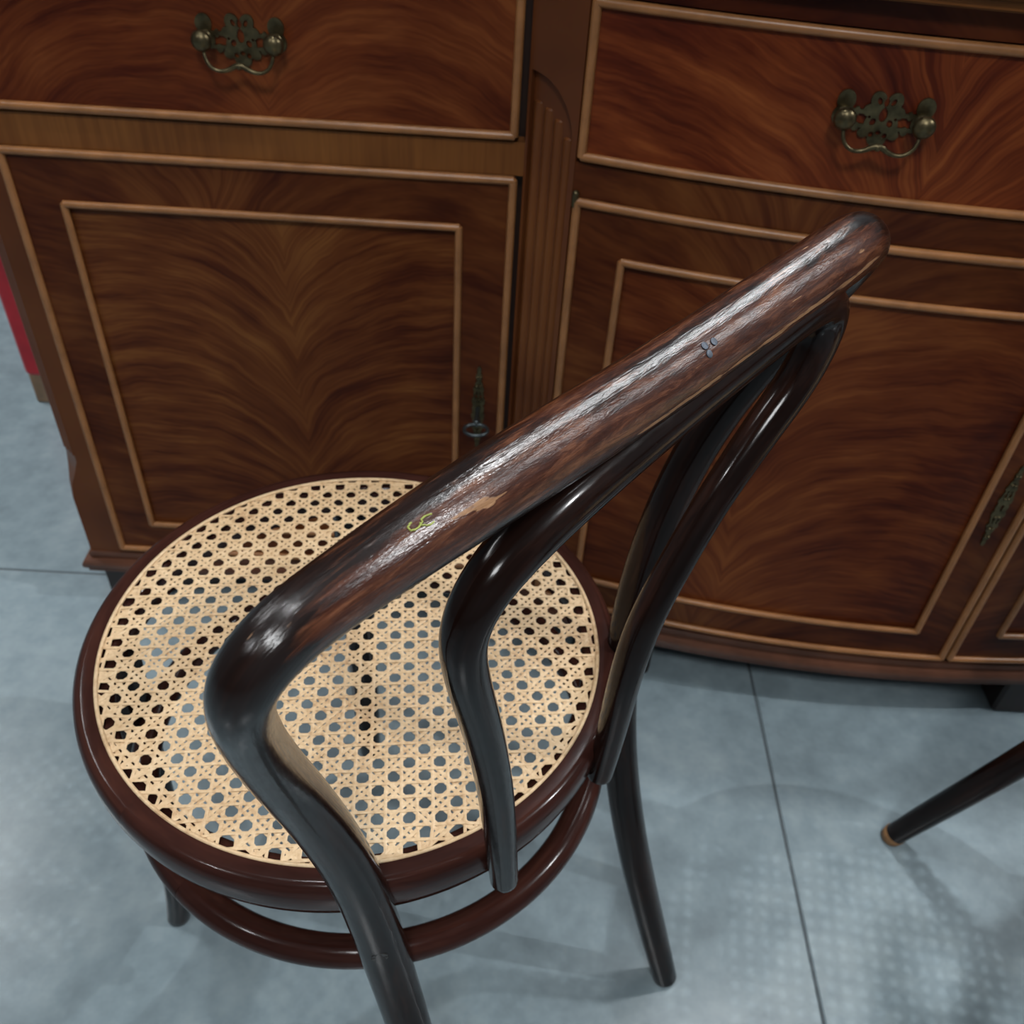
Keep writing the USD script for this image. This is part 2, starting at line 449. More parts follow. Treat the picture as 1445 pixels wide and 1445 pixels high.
def put(parent, name, vfuv, m, mir=False, **kw):
    vf, uv = vfuv
    return obj(parent, name, mirror(vf) if mir else vf, m, uv=uv, **kw)


def putm(parent, name, m_, material, mir=False, **kw):
    vf = (np.array(m_.vertices), np.array(m_.faces))
    return obj(parent, name, mirror(vf) if mir else vf, material, **kw)


def facemap(path, pts):
    """(s, out, z) -> world on the front path; s measured as x"""
    pts = np.asarray(pts, float)
    x = pts[:, 0]
    y = np.interp(x, path[:, 0], path[:, 1])
    return np.c_[x, y - pts[:, 1], pts[:, 2]]


def plate_mesh(shape, th):
    """shapely shape in (x, z) -> plate from y=0 to y=-th"""
    ms = [trimesh.creation.extrude_polygon(g, th) for g in getattr(shape, 'geoms', [shape])]
    m = cat_(ms); v = np.array(m.vertices)
    m.vertices = np.c_[v[:, 0], -v[:, 2], v[:, 1]]
    m.faces = m.faces[:, ::-1]
    if m.volume < 0:
        m.invert()
    return m


def ell(x, z, rx, rz=None, rot=0):
    return affinity.rotate(affinity.scale(Point(x, z).buffer(1, 12), rx, rz or rx), rot, origin=(x, z))


def pull_plate():
    S = [ell(0, -0.004, .0135, .0125), ell(0, -.0155, .0075, .006), ell(0, -.0205, .0028, .004)]
    H = [ell(0, .004, .0032, .0055), ell(0, -.010, .0022, .0018), ell(0, .014, .002, .0035)]
    for s in (-1, 1):
        S += [ell(s * .0062, .0145, .0062, .0075, -s * 25), ell(s * .0105, .0065, .006, .005), ell(s * .0315, .0125, .0072, .0082), ell(s * .0315, .000, .0085, .0085),
              sbox(min(s * .010, s * .030), .0035, max(s * .010, s * .030), .0068), sbox(min(s * .009, s * .030), -.0075, max(s * .009, s * .030), -.0045),
              ell(s * .021, .0052, .0022, .0034), ell(s * .0195, -.007, .003, .0035), ell(s * .012, -.011, .0045, .004)]
        H += [ell(s * .0068, -.002, .0024, .0030, s * 20), ell(s * .0055, -.012, .0020, .0022), ell(s * .0055, .0145, .0018, .003, -s * 25), ell(s * .0105, .0015, .0012, .0012)]
    return unary_union(S).difference(unary_union(H))


def drawer_pull(parent, path, xc, zc, ang=0.0, mir=False):
    y0 = np.interp(xc, path[:, 0], path[:, 1])
    Rz = trimesh.transformations.rotation_matrix(ang, (0, 0, 1))

    def pl(m):
        m = m.copy(); m.apply_transform(Rz); m.apply_translation((xc, y0, zc)); return m
    putm(parent, 'backplate', pl(plate_mesh(pull_plate(), 0.0022)), BRASS, mir, smooth=30)
    for s in (-1, 1):
        prof = np.array([(0, 0.0015), (.0055, .0015), (.0060, .004), (.0040, .006), (.0042, .009), (.0080, .012), (.0092, .0155), (.0078, .0190), (.0040, .0212), (0, .0216)])
        k = trimesh.creation.revolve(prof, sections=20)
        k.apply_transform(trimesh.transformations.rotation_matrix(math.pi / 2, (1, 0, 0)))
        k.apply_translation((s * .0312, 0, .002))
        putm(parent, 'knob', pl(k), BRASS, mir, smooth=50)
    b = np.array([(-.0300, -.0125, -.001), (-.0300, -.0165, -.008), (-.0265, -.019, -.016), (-.0190, -.0195, -.0205), (-.0095, -.0185, -.0195), (-.0035, -.018, -.0165), (0, -.018, -.0158)])
    b = np.vstack([b, (b * [-1, 1, 1])[::-1][1:]])
    bb_ = spl(b, 60); rr = 0.0016 + 0.0009 * np.exp(-(bb_[:, 0] / .012) ** 2)
    ball_ = ball((0, -.018, -.0165), .0032, 2)
    putm(parent, 'bail', pl(cat_([tmesh(bb_, rr, 10, (0, 1, 0)), ball_])), BRASS, mir, smooth=50)


def esc_shape():
    S = []; H = []
    for s in (-1, 1):
        z = s * 0.0
        S += [ell(0, s * .016, .0062, .010), ell(s * .0035, .010, .004, .006), ell(-s * .0035, -.010, .004, .006), ell(0, s * .031, .0046, .0075), ell(s * .0028, .026, .0034, .004), ell(-s * .0028, .026, .0034, .004),
              ell(s * .0030, -.027, .0034, .004), ell(-s * .0030, -.027, .0034, .004), ell(0, s * .043, .0036, .006), ell(0, s * .052, .0024, .005)]
        H += [ell(s * .0025, .017, .0013, .003), ell(-s * .0025, -.017, .0013, .003), ell(0, s * .031, .0014, .003), ell(s * .002, -.022, .001, .0016), ell(-s * .002, .022, .001, .0016)]
    S.append(ell(0, 0, .0068, .009)); H += [ell(0, .0015, .0019), sbox(-.0011, -.005, .0011, .001)]
    return unary_union(S).difference(unary_union(H))


def escutcheon(parent, path, xc, zc, mir=False):
    y0 = np.interp(xc, path[:, 0], path[:, 1])
    m = plate_mesh(esc_shape(), 0.002); m.apply_translation((xc, y0, zc))
    lumps = [ball((xc + sx * .0035, y0 - .0022, zc + z), .0018, 1) for z in (-.043, -.031, -.014, .012, .031, .043) for sx in ((-.5, .5))]
    putm(parent, 'escutcheon', cat_([m] + lumps), BRASS, mir, smooth=30)


RBEAD = 0.0042


def door(path_fn, xa, xb, pa, pb, ve, mir, sides, esc_x, esc_z, zc, lock=True):
    """frame-and-panel door: veneered frame boards, recessed flame panel, beads"""
    pth = path_fn(xa + .002, xb - .002)
    z0, z1 = ZBEAD['door0'] - .003, ZBEAD['door1'] + .002
    def sub(a, b, za, zb, fr, bk):
        return slab(path_fn(a, b), za, zb, fr, bk)
    # frame as one mesh of four boards
    pieces = [sub(xa + .002, pa, z0, z1, 0, .018), sub(pb, xb - .002, z0, z1, 0, .018), sub(pa, pb, z0, ZBEAD['pan0'], 0, .018), sub(pa, pb, ZBEAD['pan1'], z1, 0, .018)]
    V, F, U, n = [], [], [], 0
    for (v, f), uv in pieces:
        V.append(v); F.append(f + n); n += len(v)
        U.append(np.c_[uv[:, 0] + (v[:, 0].min() - xa), uv[:, 1]])
    d = put(SB, 'door', ((np.vstack(V), np.vstack(F)), np.vstack(U)), FRAMEL, mir)
    p = slab(path_fn(pa, pb), ZBEAD['pan0'], ZBEAD['pan1'], -.0035, .016)
    put(d, 'panel', (p[0], p[1] - [0.0, 0.0]), ve, mir)
    putm(d, 'panel_bead', bead_frame(path_fn(pa, pb), ZBEAD['pan0'], ZBEAD['pan1'], RBEAD * .93, .0004), BEAD, mir, smooth=50)
    putm(d, 'edge_bead', bead_frame(path_fn(xa + RBEAD, xb - RBEAD), ZBEAD['door0'], ZBEAD['door1'], RBEAD, .001, sides), BEAD, mir, smooth=50)
    if lock:
        escutcheon(d, pth, esc_x, esc_z, mir)
    return d


for mir in (False, True):
    # flat outer door and drawer
    door(lambda a, b: flat_path(a, b, 3), -0.3975, 0.1030, -0.3455, 0.0470, DOORL, mir, (1, 1, 1, 1), 0.0725, 0.367, 0)
    dp = flat_path(-0.396, 0.1015, 3)
    s = slab(dp, ZBEAD['dr0'] - .002, ZBEAD['dr1'] + .002, 0.0, .018)
    d = put(SB, 'drawer', s, DRAWL, mir)
    putm(d, 'edge_bead', bead_frame(flat_path(-0.396 + RBEAD, 0.1015 - RBEAD, 3), ZBEAD['dr0'], ZBEAD['dr1'], RBEAD, .001), BEAD, mir, smooth=50)
    drawer_pull(d, dp, -0.1470, 0.7480, 0.0, mir)
    # rail between drawer and door
    put(SB, 'rail', slab(flat_path(-0.3975, XPA, 3), 0.6415, 0.6735, -.001, .02), CROSS, mir)
    # bow door
    dd = door(lambda a, b: bow_path(a, b, 30), 0.1555, 0.6725, 0.2068, 0.6225, DOORR, mir, (1, 1, 1, 1), 0.6440, 0.360, 0)
    hx = 0.1575
    pin = cat_([bar((hx, bow(hx) - .0015, .6330), (hx, bow(hx) - .0015, .6440), .0034, 10), ball((hx, bow(hx) - .0015, .6450), .0036, 1)])
    putm(dd, 'hinge', pin, BRASS, mir)
    # pilaster between flat and bowed fronts: canted, reeded, with an arched stop at each end
    A, B = np.array([XPA, YF]), np.array([XPB, YPB]); Lp = np.linalg.norm(B - A); e = (B - A) / Lp; nrm = np.array([e[1], -e[0]])
    if nrm[1] > 0: nrm = -nrm

    def cant(m, d0=0.0):
        """(s, z, depth) mesh -> world"""
        v = np.array(m.vertices)
        xy = A + np.outer(v[:, 0], e) + np.outer(v[:, 2] - d0, nrm)
        m = m.copy(); m.vertices = np.c_[xy, v[:, 1]]
        if m.volume < 0: m.invert()
        return m
    arch = unary_union([sbox(0.003, .245, .054, .690), affinity.scale(Point(0.003, .690).buffer(1, 32), .051, .050).intersection(sbox(.003, .6, .06, .80)),
                        affinity.scale(Point(0.003, .245).buffer(1, 32), .051, .050).intersection(sbox(.003, .15, .06, .246))])
    face = sbox(0, .0995, Lp, .834).difference(arch)
    fm = trimesh.creation.extrude_polygon(face, 0.006)
    back = trimesh.creation.extrude_polygon(sbox(0, .0995, Lp, .834), 0.02)
    pv = cat_([cant(fm, 0.006), cant(back, 0.0255)])
    uvp = np.c_[(pv.vertices - [A[0], A[1], 0]) @ np.array([e[0], e[1], 0]), pv.vertices[:, 2]]
    pil = obj(SB, 'pilaster', mirror((pv.vertices, pv.faces)) if mir else (pv.vertices, pv.faces), STILE, smooth=30)
    for k in range(4):
        sx = 0.009 + k * 0.0122
        top = 0.7400 - 0.052 * (1 - math.sqrt(max(0, 1 - (sx / .054) ** 2))) - .040
        P0 = A + e * sx - nrm * 0.0085
        putm(pil, 'reed', vbar(P0, 0.245 - (top - .690) - .012, top + .012, 0.0062), REED, mir, smooth=50)
    # outer stile: square foot block, chamfered and reeded above it
    C_ = XL
    block = m3.Manifold.cube([0.0398, 0.05, 0.834 - 0.0995]).translate([C_, YF, 0.0995])
    ch = 0.0215
    pts = [(C_ - .001, YF - .001, .192), (C_ + .001, YF - .001, .192), (C_ - .001, YF + .001, .192)]
    for z in (.215, .235, .252, .95):
        k = {.215: .30, .235: .72, .252: 1.0, .95: 1.0}[z]
        pts += [(C_ - .002, YF - .002, z), (C_ + ch * k, YF - .002, z), (C_ - .002, YF + ch * k, z)]
    cutter = m3.Manifold.hull_points(np.array(pts[:3] + pts[3:6], float))
    for i in range(3, len(pts) - 3, 3):
        cutter += m3.Manifold.hull_points(np.array(pts[i:i + 6], float))
    st = to_tm(block - cutter)
    stl = putm(SB, 'stile', st, STILE, mir, smooth=25)
    for k in range(4):
        q = (k + 0.5) / 4
        putm(stl, 'reed', vbar((C_ + ch * (1 - q), YF + ch * q, 0), .262, .80, .0030), STILE, mir, smooth=50)
    side = bx(C_ + .001, C_ + .02, YF + .05, .87, .0995, .834)
    putm(SB, 'side_panel', side, STILE, mir, smooth=False)
    # bracket feet
    fx = [m for m in ((C_ + .004, .235), )]
    def foot(xa, xb, ya, yb, flip=1):
        if flip > 0:
            pr = [(xa, 0), (xa + .07, 0), (xa + .075, .018), (xa + .095, .034), (xb - .03, .044), (xb, .067), (xa, .067)]
        else:
            pr = [(xb, 0), (xb - .07, 0), (xb - .075, .018), (xb - .095, .034), (xa + .03, .044), (xa, .067), (xb, .067)]
        m = trimesh.creation.extrude_polygon(Polygon(pr), yb - ya)
        v = np.array(m.vertices); m.vertices = np.c_[v[:, 0], ya + v[:, 2], v[:, 1]]
        if m.volume < 0: m.invert()
        return m
    lf = foot(C_ + .006, C_ + .19, YF + .006, YF + .028)
    lside = bx(C_ + .006, C_ + .028, YF + .028, YF + .14, 0.0, .067)
    putm(SB, 'foot', cat_([lf, lside]), FOOTW, mir, smooth=30)
    pf = bx(.215, .318, .352, .40, 0.0, .067, .004)
    putm(SB, 'foot', pf, FOOTW, mir, smooth=30)
    putm(SB, 'foot', bx(C_ + .006, C_ + .09, .80, .865, 0.0, .067, .003), FOOTW, mir, smooth=30)
putm(SB, 'foot', bx(.776, .90, .319, .38, 0.0, .067, .004), FOOTW, False, smooth=30)

# bowed drawer with two pulls, bowed rail, frieze
bpth = bow_path(XPB + .0015, 2 * XM - XPB - .0015, 80)
d = put(SB, 'drawer', slab(bpth, ZBEAD['dr0'] - .002, ZBEAD['dr1'] + .002, 0.0, .018), DRAWR)
putm(d, 'edge_bead', bead_frame(bow_path(XPB + .0015 + RBEAD, 2 * XM - XPB - .0015 - RBEAD, 80), ZBEAD['dr0'], ZBEAD['dr1'], RBEAD, .001), BEAD, smooth=50)
for xc in (0.3968, 2 * XM - 0.3968):
    sl = (bow(xc + .01) - bow(xc - .01)) / .02
    drawer_pull(d, bpth, xc, 0.7460, math.atan(sl))
put(SB, 'rail', slab(bow_path(XPB, 2 * XM - XPB, 80), 0.6415, 0.6735, -.001, .02), FRAMEL)
put(SB, 'frieze', slab(bow_path(XPB, 2 * XM - XPB, 80), 0.8115, 0.8338, -.001, .02), FRIEZE)
for mir in (False, True):
    put(SB, 'frieze', slab(flat_path(-0.3975, XPA, 3), 0.8115, 0.8338, -.001, .02), FRIEZE, mir)

# key in the lock of the left door
KX, KZ, KY = 0.0722, 0.3672, YF
t = np.linspace(0, 2 * math.pi, 49)
ring = np.c_[KX + .0132 * np.cos(t), KY - .043 + .0105 * np.sin(t), np.full(49, KZ)]
(vr, fr_), _, _ = tube(ring, .0021, 10, (0, 0, 1), caps=0)
shank = tmesh(np.array([(KX, KY + .012, KZ), (KX, KY - .015, KZ), (KX, KY - .034, KZ)]), .0026, 14, (0, 0, 1))
collar = tmesh(np.array([(KX, KY - .026, KZ), (KX, KY - .0285, KZ), (KX, KY - .031, KZ)]), .0042, 14, (0, 0, 1))
kp = thing('key', 'dark steel key with an oval ring bow standing in the lock of the sideboard door', 'key', (KX, KY, KZ))
obj(kp, 'bow', trimesh.Trimesh(vr, fr_, process=False), STEEL, smooth=60)
obj(kp, 'shank', cat_([shank, collar]), STEEL, smooth=60)

# ------------------------------------------------------------------ bentwood chairs (local frame: x = -lateral, y = towards the back)
OUT = np.array([
    (-.154, .262, .004, .0122), (-.145, .236, .095, .0140), (-.1345, .2095, .182, .0146), (-.1262, .1885, .262, .0148), (-.1242, .1725, .316, .0150), (-.1242, .1610, .364, .0154), (-.1263, .1540, .416, .0155),
    (-.1312, .1498, .471, .0151), (-.1417, .1488, .532, .0147), (-.1555, .1500, .589, .0143), (-.1702, .1553, .638, .0133), (-.1874, .1705, .695, .0119), (-.2005, .1885, .7440, .0108), (-.2050, .1975, .7680, .0107),
    (-.2025, .2007, .7805, .0111), (-.1935, .2016, .7872, .0116), (-.1790, .2021, .7900, .0118), (-.1585, .2022, .7907, .0123), (-.1275, .2021, .7898, .0138), (-.0908, .2017, .7875, .0150), (-.0478, .2012, .7838, .0158),
    (.0000, .2008, .7803, .0161), (.0550, .2033, .7812, .0164), (.1133, .2067, .7845, .0168), (.1520, .2088, .7865, .0171), (.1800, .2100, .7885, .0170), (.2000, .2095, .7870, .0160), (.2090, .2050, .7720, .0140),
    (.2060, .1960, .7480, .0128), (.1950, .1790, .7080, .0128), (.1800, .1640, .6700, .0132), (.1690, .1550, .6300, .0138), (.1560, .1500, .5890, .0138), (.1425, .1490, .5450, .0134), (.1335, .1500, .4900, .0134), (.1310, .1530, .4400, .0136),
    (.1300, .1590, .3900, .0140), (.1295, .1700, .3300, .0142), (.1315, .1880, .2600, .0143), (.1356, .2095, .1820, .0142), (.1455, .2345, .0950, .0140), (.154, .262, .004, .0122)])
INN = np.array([
    (-.0545, .1948, .4320, .0090), (-.0619, .1966, .4750, .0095), (-.0683, .1982, .5154, .0096), (-.0740, .1996, .5496, .0096), (-.0808, .2010, .5841, .0096), (-.0882, .2023, .6169, .0096), (-.0955, .2034, .6462, .0096), (-.1026, .2045, .6721, .0095),
    (-.1085, .2053, .6931, .0095), (-.1128, .2060, .7130, .0095), (-.1140, .2066, .7270, .0097), (-.1105, .2071, .7385, .0102), (-.1030, .2075, .7470, .0108), (-.0920, .2077, .7530, .0114), (-.0760, .2079, .7575, .0118), (-.0525, .2081, .7610, .0118), (-.0150, .2085, .7625, .0112),
    (.0221, .2093, .7652, .0108), (.0756, .2122, .7709, .0112), (.1053, .2138, .7737, .0114), (.1370, .2152, .7745, .0116), (.1560, .2158, .7690, .0116), (.1650, .2152, .7540, .0114), (.1610, .2135, .7270, .0114), (.1464, .2114, .7109, .0112),
    (.1316, .2100, .6996, .0110), (.1193, .2085, .6869, .0107), (.1054, .2072, .6744, .0103), (.0940, .2060, .6621, .0100), (.0835, .2048, .6466, .0100), (.0736, .2036, .6316, .0100), (.0630, .2025, .6142, .0099), (.0540, .2015, .5972, .0102),
    (.0485, .2006, .5747, .0102), (.0465, .1995, .5474, .0101), (.0478, .1980, .5108, .0101), (.0490, .1964, .4704, .0095), (.0475, .1950, .4330, .0090)])


def smooth_pts(P, it=2):
    P = P.copy()
    for _ in range(it):
        P[1:-1] = 0.5 * P[1:-1] + 0.25 * (P[:-2] + P[2:])
    return P


def loc(P):
    P = np.asarray(P, float).copy(); P[:, 0] *= -1
    return P


def bent(P, n):
    q = spl(P, n)
    return loc(q[:, :3]), q[:, 3]


def wood_nodes(lo, mid, hi, worn):
    N = {'uv': ('texture_coordinate', {}), 'm': ('mapping', {'scale': (9.0, 60.0, 1.0)}),
         'n': ('noise_texture', {'scale': 1.0, 'detail': 7.0, 'roughness': 0.65, 'distortion': 0.3}),
         'r': ('rgb_ramp', {'ramp': [(0.30, lo), (0.52, mid), (0.75, hi)]}),
         'm2': ('mapping', {'scale': (70.0, 330.0, 1.0)}), 'n2': ('noise_texture', {'scale': 1.0, 'detail': 4.0, 'roughness': 0.65}),
         'ro': ('map_range', {'from_min': 0.3, 'from_max': 0.7, 'to_min': 0.10, 'to_max': 0.18}),
         'b': ('bump', {'strength': 0.03, 'distance': 0.0012}),
         'p': ('principled_bsdf', {'specular_ior_level': 0.19})}
    L = [('uv.UV', 'm.vector'), ('m.vector', 'n.vector'), ('n.fac', 'r.fac'), ('uv.UV', 'm2.vector'), ('m2.vector', 'n2.vector'),
         ('n2.fac', 'ro.value'), ('n2.fac', 'b.height'), ('b.normal', 'p.normal')]
    if worn:
        N.update({'at': ('attribute', {'attribute': 'wear'}), 'sw': ('separate_xyz', {}), 'tm': ('attribute', {'attribute': 'toprail'}), 'st': ('separate_xyz', {}),
                  'bs': ('math', {'math_type': 'multiply_add', 'value2': 0.30, 'value3': 0.03}), 'sp': ('math', {'math_type': 'multiply_add', 'value2': 0.42, 'value3': 0.19}), 'rt': ('math', {'math_type': 'multiply_add', 'value2': 0.07}),
                  'mp': ('mapping', {'scale': (32.0, 210.0, 1.0)}), 'nw': ('noise_texture', {'scale': 1.0, 'detail': 8.0, 'roughness': 0.74, 'distortion': 0.5}),
                  # reddish worn varnish
                  'w1': ('math', {'math_type': 'add'}), 'w1r': ('map_range', {'from_min': 0.92, 'from_max': 1.14, 'to_min': 0.0, 'to_max': 1.0, 'clamp': True}),
                  'c1r': ('rgb_ramp', {'ramp': [(0.30, (.018, .0045, .0026)), (0.5, (.060, .0160, .0066)), (0.74, (.22, .085, .040))]}), 'c1': ('mix_color', {}),
                  # bare tan wood
                  'w2': ('math', {'math_type': 'add'}), 'w2r': ('map_range', {'from_min': 1.0, 'from_max': 1.14, 'to_min': 0.0, 'to_max': 1.0, 'clamp': True}),
                  'c2r': ('rgb_ramp', {'ramp': [(0.25, (.12, .048, .016)), (0.5, (.30, .145, .058)), (0.75, (.44, .25, .125))]}), 'c2': ('mix_color', {}),
                  # pale scuffs
                  'w3': ('math', {'math_type': 'add'}), 'w3r': ('map_range', {'from_min': 1.02, 'from_max': 1.16, 'to_min': 0.0, 'to_max': 0.75, 'clamp': True}), 'c3': ('mix_color', {'b': (.36, .33, .32)}),
                  'rw': ('mix_float', {'b': 0.55})})
        L += [('at.vector', 'sw.vector'), ('tm.vector', 'st.vector'), ('st.x', 'bs.value1'), ('st.x', 'sp.value1'), ('sp.value', 'p.specular_ior_level'), ('bs.value', 'b.strength'), ('st.x', 'rt.value1'), ('ro.result', 'rt.value3'),
              ('uv.UV', 'mp.vector'), ('mp.vector', 'nw.vector'),
              ('nw.fac', 'w1.value1'), ('sw.x', 'w1.value2'), ('w1.value', 'w1r.value'), ('nw.fac', 'c1r.fac'), ('w1r.result', 'c1.fac'), ('r.color', 'c1.a'), ('c1r.color', 'c1.b'),
              ('nw.fac', 'w2.value1'), ('sw.y', 'w2.value2'), ('w2.value', 'w2r.value'), ('nw.fac', 'c2r.fac'), ('w2r.result', 'c2.fac'), ('c1.result', 'c2.a'), ('c2r.color', 'c2.b'),
              ('nw.fac', 'w3.value1'), ('sw.z', 'w3.value2'), ('w3.value', 'w3r.value'), ('w3r.result', 'c3.fac'), ('c2.result', 'c3.a'), ('c3.result', 'p.base_color'),
              ('w2r.result', 'rw.fac'), ('rt.value', 'rw.a'), ('rw.result', 'p.roughness')]
    else:
        L += [('r.color', 'p.base_color'), ('ro.result', 'p.roughness')]
    return N, L


BENT = mat('bentwood_dark', *wood_nodes((.0042, .0022, .0018), (.0105, .0046, .0034), (.034, .0125, .0078), False))
BENTW = mat('bentwood_worn', *wood_nodes((.0042, .0022, .0018), (.0110, .0048, .0036), (.036, .0135, .0085), True))
RIMW = mat('seat_rim_wood', *wood_nodes((.022, .0075, .0055), (.038, .013, .0095), (.065, .022, .014), False))
BOLT = plain('dull_bolt', (.030, .026, .024), 0.45, 0.4)
TIP = plain('bare_foot_wood', (.26, .13, .05), 0.55, noise=0.4, scale=120)
CANE = mat('cane', {
    'g': ('texture_coordinate', {}), 'n': ('noise_texture', {'scale': 14.0, 'detail': 3.0, 'roughness': 0.6}), 'nf': ('noise_texture', {'scale': 260.0, 'detail': 3.0}),
    'mx': ('math', {'math_type': 'multiply_add', 'value2': 0.55}), 'h': ('math', {'math_type': 'multiply', 'value2': 0.45}),
    'r': ('rgb_ramp', {'ramp': [(0.30, (.40, .225, .105)), (0.45, (.60, .405, .225)), (0.62, (.71, .515, .31)), (0.8, (.80, .64, .44))]}),
    'p': ('principled_bsdf', {'roughness': 0.42})},
    [('g.object', 'n.vector'), ('g.object', 'nf.vector'), ('n.fac', 'h.value1'), ('nf.fac', 'mx.value1'), ('h.value', 'mx.value3'), ('mx.value', 'r.fac'), ('r.color', 'p.base_color')])

RC, ZS = 0.1800, 0.4650


def cane_mesh():
    """six-way cane: double strands along and across the seat and one strand along each diagonal, woven over and under"""
    pitch, half_gap, w, th = 0.01415, 0.00195, 0.0025, 0.0004
    R_ = RC + 0.001
    V, F = [], []
    cnt = 0

    def strand(p0, p1, z, width, amp, ph, conv0=None, conv1=None):
        nonlocal cnt
        p0, p1 = np.array(p0), np.array(p1)
        Ls = np.linalg.norm(p1 - p0)
        n = max(4, int(Ls / 0.0036))
        t = np.linspace(0, 1, n + 1)
        c = p0 + np.outer(t, p1 - p0)
        if conv0 is not None:      # pairs run together into one drilled hole at the rim
            k0 = np.clip(1 - t * Ls / 0.019, 0, 1)[:, None]; k1 = np.clip(1 - (1 - t) * Ls / 0.019, 0, 1)[:, None]
            c = c + k0 * (np.array(conv0) - p0) + k1 * (np.array(conv1) - p1)
        d = (p1 - p0) / Ls; nn = np.array([-d[1], d[0]])
        zz = z + amp * np.sin(t * Ls / pitch * math.pi + ph)
        top = zz + th / 2; bot = zz - th / 2
        for s_, hz in ((-.5, top), (-.22, top + th * .35), (.22, top + th * .35), (.5, top), (.5, bot), (-.5, bot)):
            xy = c + nn * width * s_
            V.append(np.c_[xy, hz])
        m = n + 1
        for a in range(6):
            b = (a + 1) % 6
            i = np.arange(n)
            A_, B_ = cnt + a * m + i, cnt + b * m + i
            F.append(np.c_[A_, B_, B_ + 1]); F.append(np.c_[A_, B_ + 1, A_ + 1])
        cnt += 6 * m

    K = int(R_ / pitch) + 1
    for ax in (0, 1):
        for k in range(-K, K + 1):
            c0 = k * pitch + (0.0 if ax == 0 else 0.0)
            if abs(c0) > R_ - .004: continue
            hm = math.sqrt(R_ ** 2 - c0 ** 2)
            j0, j1 = RNG.normal(0, .0011, 2)
            for s_ in (-1, 1):
                c = c0 + s_ * half_gap + RNG.normal(0, .00022)
                h = math.sqrt(max(1e-6, R_ ** 2 - c ** 2))
                if ax == 0:
                    strand((c, -h), (c, h), ZS - .0005, w, .00025, k * math.pi, (c0 + j0, -hm), (c0 + j1, hm))
                else:
                    strand((-h, c), (h, c), ZS - .0003, w, .00025, k * math.pi + math.pi / 2, (-hm, c0 + j0), (hm, c0 + j1))
    pd = pitch / math.sqrt(2)
    u = np.array([1, 1]) / math.sqrt(2); v = np.array([-1, 1]) / math.sqrt(2)
    for ax, (d, nrm_) in enumerate(((u, v), (v, u))):
        Kd = int(R_ / (pd * 1.0)) + 1
        for k in range(-Kd, Kd + 1):
            c0 = (k + 0.5) * pd
            if abs(c0) > R_ - .004: continue
            h = math.sqrt(R_ ** 2 - c0 ** 2)
            p0 = nrm_ * c0 - d * h; p1 = nrm_ * c0 + d * h
            j = RNG.normal(0, .0012, 2)
            strand(p0, p1, ZS - .0001 + ax * .0002, w * .84, .00025, k * math.pi, p0 + nrm_ * j[0], p1 + nrm_ * j[1])
    return np.vstack(V), np.vstack(F)


CANE_V, CANE_F = cane_mesh()


def wear_field(Vl, s, ang, n_seg):
    """wear of the worn top rail, in chair coordinates: x reddish rub, y bare wood, z pale scuff"""
    l, b, z = -Vl[:, 0], Vl[:, 1], Vl[:, 2]
    a = ang * 2 * math.pi                         # 0 on top of the rail, pi/2 towards the back of the chair
    a = (a + math.pi) % (2 * math.pi) - math.pi
    top = np.clip((z - .735) / .02, 0, 1) * np.clip((l + .215) / .02, 0, 1)
    nz = meshkit.fbm(np.c_[l * 30, a * 2.2, 0 * l], 4, 3)
    nzf = meshkit.fbm(np.c_[l * 90, a * 9, 0 * l], 4, 5)
    rub = np.exp(-((a - 1.20) / .45) ** 2) * .78 + .40 + .42 * np.exp(-((a + .30) / .30) ** 2) * np.clip((l + .10) / .05, 0, 1) + .30 * np.exp(-((a - .55) / .22) ** 2)
    rub = rub * (0.50 + 0.95 * nz) * np.clip((l + .215) / .05, .2, 1) * np.clip((.215 - l) / .05, .3, 1)
    bare = np.zeros_like(l)
    # long tan line where the rail rubs under its rear edge
    line = np.exp(-((a - (1.74 - 1.1 * (l + .05) + .16 * (nz - .5))) / .12) ** 2) * np.clip((l + .06) / .05, 0, 1) * np.clip((.205 - l) / .03, 0, 1)
    bare = np.maximum(bare, .74 * line * (.62 + .8 * nzf))
    # chip beside the highlight on the left half
    q = ((l + .113) / .0170) ** 2 + ((a - .90 - 6 * (l + .113) - .25 * (nzf - .5)) / .115) ** 2
    bare = np.maximum(bare, np.clip(1.35 - q, 0, 1) * (.56 + .36 * nzf))
    for cl, ca, wl, wa in ((.160, .92, .006, .09), (-.045, .71, .006, .08), (.055, -.09, .006, .09), (.10, .95, .007, .07), (-.19, .55, .004, .10), (-.198, .25, .0035, .10), (-.199, .0, .003, .10), (-.178, .45, .004, .07), (.02, .95, .006, .06), (-.075, .9, .006, .06), (.13, -.2, .008, .07)):
        q = ((l - cl) / wl) ** 2 + ((a - ca) / wa) ** 2
        bare = np.maximum(bare, np.clip(1.15 - q, 0, 1) * (.34 + .45 * nzf))
    scuff = np.zeros_like(l)
    for cl, ca, wl, wa, am in ((-.154, .10, .009, .26, .58), (-.147, .45, .007, .12, .56), (.185, .15, .007, .10, .62), (-.06, .45, .03, .05, .42), (.04, .2, .05, .04, .42), (.11, -.1, .04, .05, .42)):
        q = ((l - cl) / wl) ** 2 + ((a - ca) / wa) ** 2
        scuff = np.maximum(scuff, np.clip(1.2 - q, 0, 1) * am * (.5 + nzf * .6))
    return np.c_[rub * top, bare * top, scuff * top], np.c_[top, top, top]


